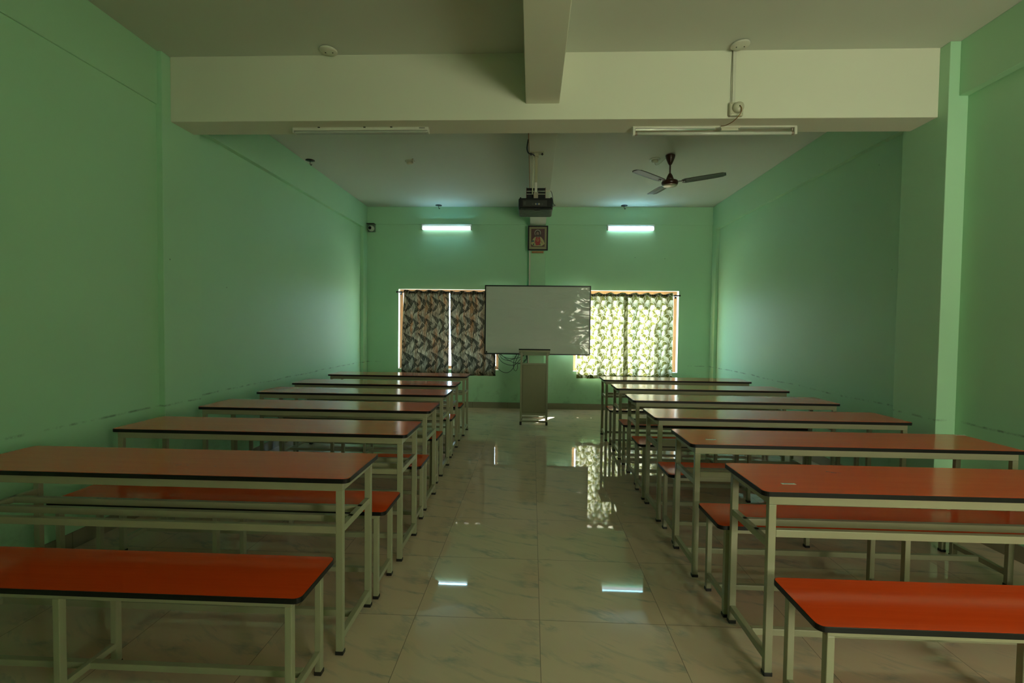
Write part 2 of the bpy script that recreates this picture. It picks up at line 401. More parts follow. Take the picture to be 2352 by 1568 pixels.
sticker(placed[('desk','right',1)],1.046,2.828,.058,.014,.0)
sticker(placed[('desk','right',1)],2.67,3.095,.062,.016,.0)
def mark(desk,pts,wd=.0018):
    b=nb()
    for (x,y,x2,y2) in pts:
        d=Vector((x2-x,y2-y,0)); n=Vector((-d.y,d.x,0)).normalized()*wd
        vs_=[bm_ for bm_ in (Vector((x,y,0))-n,Vector((x2,y2,0))-n*.3,Vector((x2,y2,0))+n*.3,Vector((x,y,0))+n)]
        lo=[b.verts.new(v_) for v_ in vs_]; hi=[b.verts.new(v_+Vector((0,0,.0004))) for v_ in vs_]
        b.faces.new(lo[::-1]); b.faces.new(hi)
        for k in range(4): b.faces.new((lo[k],lo[(k+1)%4],hi[(k+1)%4],hi[k]))
    o=obj('scuff_mark',b,M_ink,desk); o.location=(-desk.location.x,-desk.location.y,.762); o['label']='thin dark scuff'
mark(placed[('desk','right',0)],[(1.345,2.235,1.40,2.215),(1.36,2.222,1.375,2.205)])
mark(placed[('desk','left',1)],[(-.832,2.865,-.808,2.865)])
mark(placed[('desk','left',0)],[(-1.60,2.09,-1.58,2.10),(-1.55,2.092,-1.54,2.092),(-1.42,2.09,-1.41,2.09)],.0012)
# ------------------------------------------------------------------ LECTERN
lec=thing('lectern','khaki steel lectern standing in the aisle before the whiteboard','lectern',(.035,6.83,0))
hw=.197; dp=.33
b=nb()
v0=[(-hw-.022,-.03,1.046),(hw+.024,-.03,1.046),(hw+.024,dp,.976),(-hw-.022,dp,.976)]
lo=[b.verts.new(p) for p in v0]; hi=[b.verts.new((p[0],p[1],p[2]+.026)) for p in v0]
b.faces.new(lo[::-1]); b.faces.new(hi)
for k in range(4): b.faces.new((lo[k],lo[(k+1)%4],hi[(k+1)%4],hi[k]))
o=obj('top_tray',b,M_frame,lec,.003)
b=nb(); lo=[b.verts.new((p[0]*1.01,p[1]-.004,p[2]+.027)) for p in v0]; hi=[b.verts.new((p[0]*1.01,p[1]-.004,p[2]+.044)) for p in v0]
b.faces.new(lo[::-1]); b.faces.new(hi)
for k in range(4): b.faces.new((lo[k],lo[(k+1)%4],hi[(k+1)%4],hi[k]))
o=obj('reading_board',b,M_black,o); o['label']='dark grey board on the slanted top'
for sx_ in (-1,1):
    for yy in (0,dp-.025):
        xa,xb=sorted((sx_*hw,sx_*(hw-.025))); b=nb(); box(b,xa,xb,yy,yy+.025,.008,1.046 if yy==0 else .984); l=obj('leg',b,M_frame,lec,.002)
        b=nb(); box(b,xa-.003,xb+.003,yy-.003,yy+.028,0,.05); obj('rubber_foot',b,M_foot,l,.003)
b=nb(); box(b,-hw+.025,hw-.025,.004,.022,.862,.886); obj('upper_rail',b,M_frame,lec,.002)
b=nb(); box(b,-hw+.025,hw-.025,.004,.022,.145,.172); obj('lower_rail',b,M_frame,lec,.002)
b=nb(); box(b,-hw+.026,hw-.026,.010,.016,.172,.862); box(b,-hw+.036,hw-.036,.006,.010,.182,.852); obj('front_panel',b,M_panel,lec,.002)
b=nb(); box(b,-hw+.025,hw-.025,.004,.024,.040,.066); box(b,-hw+.025,hw-.025,dp-.024,dp-.004,.040,.066)
for sx_ in (-1,1):
    xa,xb=sorted((sx_*(hw-.003),sx_*(hw-.022))); box(b,xa,xb,.025,dp-.025,.040,.066)
obj('base_rail',b,M_frame,lec,.002)
# ------------------------------------------------------------------ WHITEBOARD
bd=thing('whiteboard','large glossy whiteboard in thin black frame hung between the two curtained windows','whiteboard',(.083,8.06,.934))
W2=.882; Hh=1.156
g=G('whiteboard_enamel'); O=g.obj(); x,y,z=g.sep(O)
g.col(g.mix(g.noise(O,1.2,2),(.70,.73,.70),(.75,.77,.74))); g.rough(.10); g.b.inputs['IOR'].default_value=1.5
g.bump(g.noise(g.comb(g.math('MULTIPLY',x,2.2),0.,g.math('MULTIPLY',z,5.5)),1.0,2,.5,.8),.55,.05); M_wb=g.m
b=nb(); box(b,-W2+.014,W2-.014,-.006,.014,.014,Hh-.014); obj('writing_surface',b,M_wb,bd)
b=nb(); f=.020
for d_ in ((-W2,W2,0,f),(-W2,W2,Hh-f,Hh),(-W2,-W2+f,f,Hh-f),(W2-f,W2,f,Hh-f)): box(b,d_[0],d_[1],-.014,.020,d_[2],d_[3])
obj('frame',b,M_blackm,bd,.003)
for sx_ in (-.6,.6):
    b=nb(); box(b,sx_-.03,sx_+.03,.018,.155,Hh-.10,Hh-.06); box(b,sx_-.03,sx_+.03,.018,.155,.05,.09); obj('wall_bracket',b,M_blackm,bd)
b=nb(); box(b,-W2+.028,-W2+.048,-.024,-.006,.030,.052); box(b,-W2+.024,-W2+.052,-.022,-.006,.024,.034); o=obj('clip',b,M_black,bd,.002)
# ------------------------------------------------------------------ CURTAINS
def curtain_mat(kind):
    g=G('leaf_print_'+kind); t=g.t; t.nodes.remove(g.b)
    at=g.n('ShaderNodeUVMap'); s_=g.sep(at.outputs[0]); U,V=s_[0],s_[1]    # U,V in metres along the cloth
    outn=[n for n in t.nodes if n.type=='OUTPUT_MATERIAL'][0]
    def local(W_,H__,cu,cv):
        a=g.math('MULTIPLY',g.math('SUBTRACT',g.math('FRACT',g.math('DIVIDE',g.math('ADD',U,cu),W_)),.5),W_)
        c=g.math('MULTIPLY',g.math('SUBTRACT',g.math('FRACT',g.math('DIVIDE',g.math('ADD',V,cv),H__)),.5),H__)
        return a,c
    if kind=='dark':
        wig=g.math('MULTIPLY',g.noise(g.comb(g.math('MULTIPLY',U,6),g.math('MULTIPLY',V,9),5.),1.0,2),.05)
        st_=g.noise(g.comb(g.math('MULTIPLY',g.math('ADD',U,wig),120),g.math('MULTIPLY',V,9),0.),1.0,2,.6,.4)
        st2=g.noise(g.comb(g.math('MULTIPLY',U,9),g.math('MULTIPLY',V,1.3),2.),1.0,2)
        base=g.mix(g.step(st2,.45,.62),(.24,.23,.17),(.30,.15,.07))
        base=g.mix(g.step(st_,.40,.50),(.055,.055,.040),base)
        base=g.mix(g.step(st_,.56,.64),base,(.46,.44,.33))
        W_,H__=.285,.315
        for (cu,cv,an,ln) in ((0,0,-.72,.105),(.14,.11,.80,.088),(.145,.265,-.80,.085),(.02,.16,.9,.072)):
            a,c=local(W_,H__,cu,cv); du,dv=math.cos(an),-math.sin(an)
            s1=g.math('ADD',g.math('MULTIPLY',a,du),g.math('MULTIPLY',c,dv))
            t1=g.math('SUBTRACT',g.math('MULTIPLY',c,du),g.math('MULTIPLY',a,dv))
            at_=g.math('ABSOLUTE',t1)
            k1=g.math('DIVIDE',g.math('ADD',s1,ln),2*ln)                        # 0 at the tip, 1 at the stalk
            env=g.math('MULTIPLY',g.math('MULTIPLY',g.math('POWER',g.math('MAXIMUM',k1,0.),.8),g.math('GREATER_THAN',1.0,k1)),ln*.52)
            ph=g.math('FRACT',g.math('MULTIPLY',g.math('ADD',s1,g.math('MULTIPLY',at_,.75)),58))
            teeth=g.math('GREATER_THAN',.76,ph)
            leaf=g.math('MULTIPLY',g.math('GREATER_THAN',env,at_),g.math('MAXIMUM',teeth,g.math('GREATER_THAN',.0022,at_)))
            base=g.mix(g.math('MULTIPLY',leaf,.95),base,(.010,.014,.010))
        tw=.075
    else:
        base=g.mix(g.noise(g.comb(g.math('MULTIPLY',U,6),g.math('MULTIPLY',V,6),1.),1.,2),(.085,.10,.03),(.17,.175,.05))
        tot=None; W_,H__=.290,.330
        for (cu,cv,ang,rr) in ((0,0,-1.1,.120),(.14,.055,-2.3,.105),(.21,.15,-.5,.108),(.06,.18,-1.9,.100),(.16,.265,-1.0,.095)):
            a,c=local(W_,H__,cu,cv)
            ca,sa=math.cos(ang),math.sin(ang)
            # V grows downward: -c is up
            a2=g.math('ADD',g.math('MULTIPLY',a,ca),g.math('MULTIPLY',c,-sa)); c2=g.math('SUBTRACT',g.math('MULTIPLY',c,ca),g.math('MULTIPLY',a,-sa))
            a2=g.math('ADD',a2,rr*.45)
            r_=g.math('SQRT',g.math('ADD',g.math('MULTIPLY',a2,a2),g.math('MULTIPLY',c2,c2)))
            th=g.math('ARCTAN2',c2,a2)
            saw=g.math('ABSOLUTE',g.math('SUBTRACT',g.math('FRACT',g.math('MULTIPLY',th,5.4)),.5))
            lim=g.math('MULTIPLY',g.math('ADD',.36,g.math('MULTIPLY',saw,1.15)),rr)
            fan=g.math('MULTIPLY',g.math('GREATER_THAN',lim,r_),g.math('GREATER_THAN',1.15,g.math('ABSOLUTE',th)))
            arc=g.math('MULTIPLY',g.math('GREATER_THAN',.0035,g.math('ABSOLUTE',g.math('SUBTRACT',r_,rr*.62))),g.math('GREATER_THAN',g.math('ABSOLUTE',th),1.3))
            m_=g.math('MAXIMUM',fan,arc); tot=m_ if tot is None else g.math('MAXIMUM',tot,m_)
        base=g.mix(tot,base,(.60,.61,.50))
        tw=.27
    # doubled hem at the foot and header at the top block light
    hem=g.math('MAXIMUM',g.step(V,1.372,1.380),g.math('SUBTRACT',1.0,g.step(V,.055,.062)))
    df=g.n('ShaderNodeBsdfDiffuse'); tr=g.n('ShaderNodeBsdfTranslucent'); mx=g.n('ShaderNodeMixShader')
    g.l(base,df.inputs['Color']); g.l(base,tr.inputs['Color'])
    fac=g.math('MULTIPLY',tw,g.math('SUBTRACT',1.0,g.math('MULTIPLY',hem,.85)))
    g.l(fac,mx.inputs[0]); g.l(df.outputs[0],mx.inputs[1]); g.l(tr.outputs[0],mx.inputs[2]); g.l(mx.outputs[0],outn.inputs['Surface'])
    return g.m
M_cd=curtain_mat('dark'); M_cl=curtain_mat('light')
def curtain(label,mat,xt,xb,yc,ztop,zbot,zrod,ph,seed,per=.196,amp=.036):
    rnd=random.Random(seed); NU,NV=260,46
    bm=nb(); uvl=bm.loops.layers.uv.new('UVMap'); grid=[]
    off=[rnd.uniform(-.5,.5) for _ in range(9)]
    H_=ztop-zbot
    wid=xt[1]-xt[0]; nf=wid/per
    for j in range(NV+1):
        v=j/NV; row=[]
        x0=xt[0]*(1-v)+xb[0]*v; x1=xt[1]*(1-v)+xb[1]*v; arc=0; last=None
        for i in range(NU+1):
            u=i/NU
            a=2*PI*(u*nf)+ph+v*.5*math.sin(2.1*u*nf+off[0])+v*.35*math.sin(5*v+off[1]+3*u)
            am=amp*(1-.25*v*(1+math.sin(7*u+off[2])))
            y=yc-am*math.sin(a)-.008*v*math.sin(2*a+off[3])-.012*v*math.sin(9*u+4*v+off[4])
            x=x0+(x1-x0)*u+.012*math.cos(a)*v
            z=ztop-H_*v+ (.012*math.sin(a) if j==0 else 0)*0 + .010*math.sin(a+off[5])*(1-v)**6 + .006*math.sin(a)*v**6
            p=Vector((x,y,z))
            if last is not None: arc+=(p-last).length
            last=p; row.append((bm.verts.new(p),arc,H_*v))
        grid.append(row)
    for j in range(NV):
        for i in range(NU):
            q=(grid[j][i],grid[j][i+1],grid[j+1][i+1],grid[j+1][i])
            f=bm.faces.new([k[0] for k in q]); f.smooth=True
            for lp,k in zip(f.loops,q): lp[uvl].uv=(k[1]+seed*.037,k[2])
    me=bpy.data.meshes.new('curtain'); bm.to_mesh(me); bm.free(); me.materials.append(mat)
    o=bpy.data.objects.new('curtain',me); C.objects.link(o); tag(o,label,'curtain','patterned curtains over the end wall windows')
    # eyelets where the cloth crosses the rod
    k=0; kk=0
    while True:
        a=kk*PI-ph; kk+=1
        u=a/(2*PI*nf)
        if u<=.01: continue
        if u>=.99: break
        x=xt[0]+wid*u
        bm=nb(); n=20; m=6; R_,r_=.021,.0045
        for i in range(n):
            pass
        vs2=[[bm.verts.new((r_*math.sin(2*PI*jj/m), (R_+r_*math.cos(2*PI*jj/m))*math.cos(2*PI*i/n),(R_+r_*math.cos(2*PI*jj/m))*math.sin(2*PI*i/n))) for jj in range(m)] for i in range(n)]
        for i in range(n):
            for jj in range(m):
                f=bm.faces.new((vs2[i][jj],vs2[(i+1)%n][jj],vs2[(i+1)%n][(jj+1)%m],vs2[i][(jj+1)%m])); f.smooth=True
        e=obj('eyelet',bm,M_ring,o,loc=(x,yc,zrod)); e.rotation_euler=(0,0,.55 if kk%2 else -.55)
    return o
YCu=8.135; k_=YCu/YW
curtain('dark fern-print curtain over the left half of the left window',M_cd,(-2.185,-1.412),(-2.247,-1.420),YCu,1.995,.560,1.967,.4,1)
curtain('dark fern-print curtain partly behind the left edge of the whiteboard',M_cd,(-1.396,-.628),(-1.368,-.613),YCu,1.985,.560,1.967,1.1,2)
curtain('pale palm-print curtain partly behind the right edge of the whiteboard',M_cl,(.775,1.600),(.765,1.604),YCu,1.978,.545,1.947,4.04,3,.196,.052)
curtain('pale palm-print curtain over the right half of the right window',M_cl,(1.525,2.335),(1.528,2.362),YCu,1.978,.575,1.947,2.2,4,.196,.052)
def rod(x0,x1,z,label):
    r=thing('curtain_rod',label,'curtain rod',(x0,YCu+.005,z),group='curtain rods')
    b=nb(); tube(b,[(0,0,0),(x1-x0,0,0)],.0095,12); obj('rod',b,M_rod,r)
    for xx in (-.012,x1-x0+.012):
        b=nb(); lathe(b,[(.010,-.014),(.016,-.008),(.016,.008),(.010,.014)],(xx,0,0),12,'x'); obj('finial',b,M_rod,r)
    for xx in (.035,x1-x0-.035):
        b=nb(); box(b,xx-.006,xx+.006,-.004,YW-YCu-.005,-.016,-.004); box(b,xx-.014,xx+.014,YW-YCu-.010,YW-YCu-.005,-.045,.02); obj('bracket',b,M_rod,r,.001)
rod(-2.295,-.575,1.967,'dark metal curtain rod above the left window')
rod(.70,2.43,1.947,'dark metal curtain rod above the right window')
# ------------------------------------------------------------------ FRAMED PICTURE on its ledge (generic devotional portrait)
pr=thing('framed_picture','small framed portrait of a haloed robed figure hung high above the whiteboard','picture',(.074,8.050,2.668))
tilt=.10
def pobj(name,bm,m,par,bev=0):
    o=obj(name,bm,m,par,bev); return o
PW,PH=.166,.402
rootp=bpy.data.objects.new('x',None)
b=nb(); f=.022
for d_ in ((-PW,PW,0,f),(-PW,PW,PH-f,PH),(-PW,-PW+f,f,PH-f),(PW-f,PW,f,PH-f)): box(b,d_[0],d_[1],-.014,.012,d_[2],d_[3])
fr=pobj('picture_frame',b,M_black,pr,.003)
b=nb()
rr_=random.Random(3)
for k in range(30):
    z_=f+.004+(PH-2*f-.008)*k/29
    for sx_ in (-1,1): box(b,sx_*(PW-f-.004)-.0015,sx_*(PW-f-.004)+.0015,-.0165,-.013,z_-.003,z_+.003)
for k in range(24):
    x_=-PW+f+.006+(2*PW-2*f-.012)*k/23
    for zz in (f+.002,PH-f-.002): box(b,x_-.003,x_+.003,-.0165,-.013,zz-.0015,zz+.0015)
pobj('silver_beading',b,M_silver,fr)
b=nb(); box(b,-PW+f,PW-f,-.004,.006,f,PH-f); pobj('mount',b,flat('cream_mount',(.34,.30,.17),.6),pr)
PM=[flat('print_maroon',(.065,.010,.008),.35),flat('print_halo',(.42,.44,.34),.35),flat('print_hair',(.030,.018,.012),.4),flat('print_skin',(.24,.15,.10),.4),
    flat('print_cream_robe',(.42,.38,.17),.4),flat('print_red',(.36,.012,.010),.4),flat('print_teal',(.010,.09,.07),.4),flat('print_gold',(.50,.36,.12),.4)]
b=nb(); lay=[0]
def poly(pts,mi):
    lay[0]+=1; y=-.0042-.00015*lay[0]
    vs_=[b.verts.new((px,y,pz)) for px,pz in pts]; f_=b.faces.new(vs_); f_.material_index=mi
def ell(cx,cz,rx,rz,mi,n=28): poly([(cx+rx*math.cos(2*PI*k/n),cz+rz*math.sin(2*PI*k/n)) for k in range(n)],mi)
q0=-.112;q1=.112;z0_=.060;z1_=.352
box(b,q0,q1,-.0042,-.003,z0_,z1_,0)
ell(-.005,.282,.052,.054,1); ell(-.005,.280,.044,.047,0)
ell(-.004,.278,.034,.046,2); poly([(-.036,.285),(-.040,.245),(-.050,.222),(.052,.222),(.044,.250),(.030,.285)],2)
poly([(-.112,.110),(-.095,.165),(-.070,.200),(-.048,.222),(.046,.222),(.068,.200),(.095,.160),(.112,.110),(.085,.085),(.06,.072),(-.06,.072),(-.085,.082)],4)
poly([(-.030,.222),(.032,.222),(.044,.150),(.030,.085),(-.034,.085),(-.048,.150)],5)
poly([(-.024,.226),(.026,.226),(.014,.206),(-.012,.206)],3)
ell(-.006,.272,.022,.030,3); poly([(-.018,.252),(-.006,.238),(.008,.252),(-.005,.258)],2)
box(b,-.016,-.010,-.0072,-.0066,.277,.280,2); box(b,-.001,.005,-.0072,-.0066,.277,.280,2)
poly([(-.108,.150),(-.085,.170),(-.062,.160),(-.066,.140),(-.100,.135)],6); poly([(-.085,.100),(-.065,.120),(-.060,.088),(-.075,.080)],6); poly([(.020,.085),(.042,.115),(.045,.085)],6)
poly([(-.060,.125),(-.052,.165),(-.042,.160),(-.044,.120)],3); poly([(.046,.150),(.070,.115),(.078,.122),(.055,.158)],3)
ell(-.002,.170,.020,.022,7); ell(-.002,.170,.013,.015,5); poly([(.085,.150),(.108,.105),(.100,.098),(.074,.142)],7)
o=pobj('printed_portrait',b,PM,pr); o['label']='dark red print with a haloed figure in red and cream'
bpy.data.objects.remove(rootp)
pr.rotation_euler=(tilt,0,0)
b=nb(); box(b,-.025,.170,8.035,8.10,2.630,2.655); tag(obj('picture_ledge',b,M_wood2,None,.002),'small brown wooden ledge beneath the framed picture','ledge')
# ------------------------------------------------------------------ LIT LAMPS on the end wall
def lit(x0,x1,label,trunk):
    t=thing('tube_light',label,'tube light',(x0,YW-.012,3.06),group='lit tube lights on the end wall'); L=x1-x0
    b=nb(); box(b,0,L,-.045,0,.030,.064); obj('housing',b,M_plast,t,.004)
    b=nb(); tube(b,[(.02,-.042,-.010),(L-.02,-.042,-.010)],.028,18); lt=obj('lamp_tube',b,M_lit,t)
    b=nb()
    if trunk: box(b,.03,L-.03,-.050,-.034,.0165,.0195)
    else: box(b,.03,L-.03,-.074,-.0695,-.014,-.006)
    obj('added_glow_strip',b,M_lit2,lt)  # added glowing strip that boosts the tube's light; on the right hidden on top
    for xx in (0,L-.02):
        b=nb(); box(b,xx,xx+.02,-.062,0,-.034,.030); obj('end_cap',b,M_plast,t,.003)
lit(-1.900,-1.045,'glowing white tube light on the end wall left of the framed picture',0)
lit(1.228,2.015,'glowing white tube light on the end wall right of the framed picture',1)
# ------------------------------------------------------------------ UNLIT FITTINGS on the cross beam
t=thing('batten_light','unlit white batten light under the left half of the white beam','tube light',(-1.890,3.735,2.893))
L=1.067
b=nb(); box(b,0,L,0,.05,.020,.044); hs=obj('housing',b,M_plast,t,.004)
b=nb(); box(b,.006,L-.006,.002,.048,.0,.020); obj('diffuser',b,M_greyd,t,.010)
for xx in (-.002,L-.006):
    b=nb(); box(b,xx,xx+.008,0,.052,.003,.044); obj('end_cap',b,M_plast,t,.003)
b=nb()
for k in range(7): box(b,L-.070+k*.0065,L-.070+k*.0065+.0045,-.0008,.0005,.031,.037)
obj('logo',b,M_ink,hs)
for xx in (.21,.57,.78):
    b=nb(); box(b,xx-.008,xx+.008,-.006,.004,.038,.044); obj('clip',b,M_rod,t)
t=thing('tube_light','unlit bare tube light in an open frame under the right half of the white beam','tube light',(.744,3.745,2.873))
L=1.222
b=nb(); box(b,0,L,.004,.040,.052,.064); obj('channel',b,M_plast,t,.002)
for xx in (0,L-.020):
    b=nb(); prism(b,[(xx,0.0),(xx+.020,0.0),(xx+.020,.036),(xx,.036)],-.002,.056); obj('lamp_holder',b,M_plast,t,.003)
b=nb(); tube(b,[(.035,.018,.012),(L-.035,.018,.012)],.0125,16); tb=obj('lamp_tube',b,M_tubeoff,t)
for xa in (.020,L-.036):
    b=nb(); tube(b,[(xa,.018,.012),(xa+.016,.018,.012)],.0128,16); obj('metal_cap',b,M_silver,tb)
b=nb(); prism(b,[(.655,.0),(.80,.0),(.80,.034),(.655,.034)],.046,.056); prism(b,[(.662,.002),(.788,.002),(.788,.032),(.662,.032)],.030,.046); obj('ballast_box',b,M_plast2,t,.002)
b=nb(); tube(b,[(L-.030,.018,.055),(L-.030,.018,.030)],.008,10); obj('starter',b,M_silver,t)
b=nb(); box(b,.02,.62,.010,.034,.044,.052); obj('reflector_strip',b,flat('bright_reflector',(.62,.63,.58),.2,metal=.5),t)
# surface box with round plug, conduit, hanging flex
t=thing('ceiling_rose_box','square white junction box with round plug top on the right of the white beam','junction box',(1.452,BY0,2.992))
b=nb(); box(b,-.048,.048,-.034,0,-.048,.048); obj('back_box',b,M_plast2,t,.006)
b=nb(); lathe(b,[(.038,.034),(.038,.052),(.033,.066),(.012,.070)],(.006,0,.004),28,'y'); c_=obj('round_cap',b,M_plast2,t)
b=nb(); lathe(b,[(.0045,.069),(.0045,.073)],(.006,0,.004),10,'y'); obj('cord_hole',b,M_rod,c_)
for a_ in ((-.038,-.038),(.038,-.038),(-.038,.038),(.038,.038)):
    b=nb(); lathe(b,[(.0035,.034),(.0035,.0355)],(a_[0],0,a_[1]),8,'y'); obj('screw',b,M_silver,t)
b=nb(); box(b,1.426,1.449,BY0-.012,BY0,3.040,ZC-.002); tag(obj('cable_duct',b,M_plast,None,.002),'vertical white cable duct from ceiling to junction box on the beam','cable duct')
b=nb(); tube(b,[(1.422,BY0-.004,ZC),(1.4185,BY0-.004,3.25),(1.4165,BY0-.004,3.041)],.0016,6); tag(obj('thin_wire',b,flat('grey_wire',(.30,.33,.27),.5),None),'thin grey wire running beside the vertical white duct','wire')
pts=[(1.458,BY0-.074,2.996),(1.468,BY0-.078,2.975),(1.466,BY0-.07,2.948),(1.452,BY0-.05,2.925),(1.432,BY0-.01,2.908),(1.412,BY0+.06,2.912),(1.405,3.752,2.936)]
def smooth(pts,n=8):
    P_=[Vector(p) for p in pts]; out_=[]
    for i in range(len(P_)-1):
        p0=P_[max(i-1,0)];p1=P_[i];p2=P_[i+1];p3=P_[min(i+2,len(P_)-1)]
        for k in range(n):
            t_=k/n; out_.append(.5*((2*p1)+(-p0+p2)*t_+(2*p0-5*p1+4*p2-p3)*t_*t_+(-p0+3*p1-3*p2+p3)*t_**3))
    out_.append(P_[-1]); return out_
b=nb(); tube(b,smooth(pts),.0028,8); tag(obj('twisted_flex',b,M_yellow,None),'short brown flex from the junction box to the bare tube light','wire')
# ceiling cover plates
for (x,y,lb) in ((1.444,3.535,'round white cover plate on the ceiling above the junction box'),(-1.523,3.545,'round white cover plate on the ceiling left of the centre beam')):
    t=thing('ceiling_plate',lb,'cover plate',(x,y,ZC),group='round ceiling cover plates')
    b=nb(); lathe(b,[(.060,0),(.064,-.003),(.064,-.010),(.060,-.014),(.02,-.015)],n=36); obj('plate',b,M_plast if x>0 else M_white,t)
    for sx_ in (-.025,.030):
        b=nb(); lathe(b,[(.004,-.0145),(.004,-.018)],(sx_,.008,0),10); obj('screw',b,M_rod,t)
    t.rotation_euler=(0,.05 if x<0 else -.05,0)
    t.location.z=ZC-.004
# hooks and roses on the back-bay ceiling
def hook(x,y,label,dark=True):
    t=thing('fan_hook',label,'ceiling hook',(x,y,ZC),group='empty fan hooks on the back ceiling')
    b=nb(); lathe(b,[(.055,0),(.055,-.006),(.030,-.012),(.012,-.014)],n=20); obj('hook_plate',b,M_rod,t)
    b=nb(); tube(b,smooth([(0,0,-.01),(0,0,-.045),(.012,0,-.062),(.022,0,-.045)]),.004,8); obj('hook',b,M_rod,t)
hook(-1.598,8.10,'small dark ceiling hook above the left glowing tube light')
hook(1.493,8.10,'small dark ceiling hook above the right glowing tube light')
hook(-2.765,5.90,'small dark ceiling hook beside the left wall')
def rose(x,y,label):
    t=thing('ceiling_rose',label,'ceiling rose',(x,y,ZC),group='ceiling roses in the back bay')
    b=nb(); lathe(b,[(.062,0),(.062,-.006),(.046,-.012)],n=26); obj('base_plate',b,M_plast,t)
    b=nb(); lathe(b,[(.040,-.010),(.038,-.032),(.028,-.040),(.010,-.042)],n=26); obj('cap',b,M_plast2,t)
    return t
t=rose(-1.535,5.95,'white ceiling rose with a stub of pipe, left side of the back ceiling')
b=nb(); tube(b,[(.085,-.03,0),(.085,-.03,-.0)],.01,8) if False else None
b=nb(); tube(b,smooth([(.060,-.10,0),(.058,-.07,-.018),(.050,-.02,-.02),(.03,0,-.02)]),.009,8); obj('pipe_stub',b,M_plast2,t)
rose(1.44,5.90,'white ceiling rose on the ceiling just left of the fan canopy')
b=nb(); tube(b,smooth([(1.437,5.90,ZC-.040),(1.445,5.87,ZC-.075),(1.475,5.83,ZC-.080),(1.52,5.78,ZC-.045),(1.545,5.755,ZC-.035)]),.003,6); tag(obj('fan_wire',b,M_plast2,None),'thin wire looping from the ceiling rose to the fan canopy','wire')
# ------------------------------------------------------------------ CEILING FAN (at rest)
fan=thing('ceiling_fan','dark brown three-bladed ceiling fan hanging in the back bay','ceiling fan',(1.579,5.742,ZC))
b=nb(); lathe(b,[(.040,-.002),(.055,-.010),(.055,-.020),(.045,-.055),(.028,-.095),(.016,-.118),(.012,-.120)],n=28); obj('canopy',b,M_brown,fan)
b=nb(); tube(b,[(0,0,-.115),(0,0,-.235)],.0095,14); obj('downrod',b,M_brown,fan)
b=nb(); lathe(b,[(.011,-.215),(.018,-.222),(.030,-.245),(.040,-.275),(.047,-.296)],n=28); obj('lower_canopy',b,M_brown,fan)
b=nb(); lathe(b,[(.046,-.292),(.070,-.298),(.088,-.306),(.094,-.318),(.094,-.334),(.086,-.350),(.080,-.354)],n=36); mot=obj('motor',b,M_brown,fan)
b=nb(); lathe(b,[(.080,-.353),(.083,-.357),(.070,-.366),(.040,-.372),(.005,-.373)],n=36); obj('motor_cap',b,M_silver,mot)
for a_ in (97,217,-23):
    a=math.radians(a_)
    b=nb(); n=14
    top=[];bot=[]
    for k in range(n+1):
        s=k/n; r=.135+(.60-.135)*s
        wl=.064+.006*math.sin(PI*s); 
        if k==0: wl*=.72
        if k==n: wl*=.62
        row=[]
        for e_ in (-1,-.5,0,.5,1):
            tw_=math.radians(5)*(1-.35*s); yy=e_*wl
            zz=-.322-yy*math.sin(tw_)+.006*(1-e_*e_)+.026*s
            row.append((r,yy*math.cos(tw_),zz))
        top.append(row)
    V1=[[b.verts.new(p) for p in row] for row in top]; V2=[[b.verts.new((p[0],p[1],p[2]-.0025)) for p in row] for row in top]
    for k in range(n):
        for m_ in range(4):
            f_=b.faces.new((V1[k][m_],V1[k+1][m_],V1[k+1][m_+1],V1[k][m_+1])); f_.smooth=True
            f_=b.faces.new((V2[k][m_],V2[k][m_+1],V2[k+1][m_+1],V2[k+1][m_])); f_.smooth=True
    for k in range(n):
        b.faces.new((V1[k][0],V2[k][0],V2[k+1][0],V1[k+1][0])); b.faces.new((V1[k][4],V1[k+1][4],V2[k+1][4],V2[k][4]))
    for m_ in range(4):
        b.faces.new((V1[0][m_],V1[0][m_+1],V2[0][m_+1],V2[0][m_])); b.faces.new((V1[n][m_],V2[n][m_],V2[n][m_+1],V1[n][m_+1]))
    bl=obj('blade',b,M_blade,fan); bl.rotation_euler=(0,0,a)
    b=nb(); box(b,.075,.185,-.014,.014,-.322,-.317); o=obj('blade_arm',b,M_brown,bl)
    for (xx,yy) in ((.155,-.008),(.175,.008)):
        b=nb(); lathe(b,[(.004,-.329),(.004,-.314)],(xx,yy,0),8); obj('rivet',b,M_rod,bl)
# ------------------------------------------------------------------ PROJECTOR
BZ2=3.092
pj=thing('projector','black projector hung on a cream pole under the centre beam','projector',(.018,4.73,BZ2))
b=nb(); box(b,-.070,.075,-.045,.045,-.012,0); box(b,-.022,.022,-.030,.030,-.045,-.012); mp=obj('ceiling_bracket',b,M_frame,pj,.003)
for sx_ in (-.052,.056):
    b=nb(); tube(b,[(sx_,-.02,0),(sx_,-.02,-.035)],.005,8); lathe(b,[(.011,-.028),(.011,-.022)],(sx_,-.02,0),6); obj('bolt',b,M_rod,mp)
b=nb(); box(b,-.014,.014,-.014,.014,-.29,-.02); obj('pole',b,M_frame,pj,.003)
b=nb(); box(b,-.011,.011,-.011,.011,-.395,-.285); obj('inner_pole',b,M_plast,pj,.002)
b=nb(); tube(b,[(-.024,-.020,-.04),(-.030,-.022,-.20),(-.034,-.022,-.41)],.0055,8); obj('cable_pipe',b,M_plast2,pj)
b=nb()
for s_ in (-1,1): 
    xa,xb=sorted((s_*.014,s_*.090)); box(b,xa,xb,.02,.06,-.475,-.335)
obj('rear_plate',b,M_black,pj,.003)
b=nb(); box(b,-.094,-.089,.015,.060,-.475,-.333); box(b,.089,.094,.015,.060,-.475,-.333); obj('red_trim',b,M_red,pj)
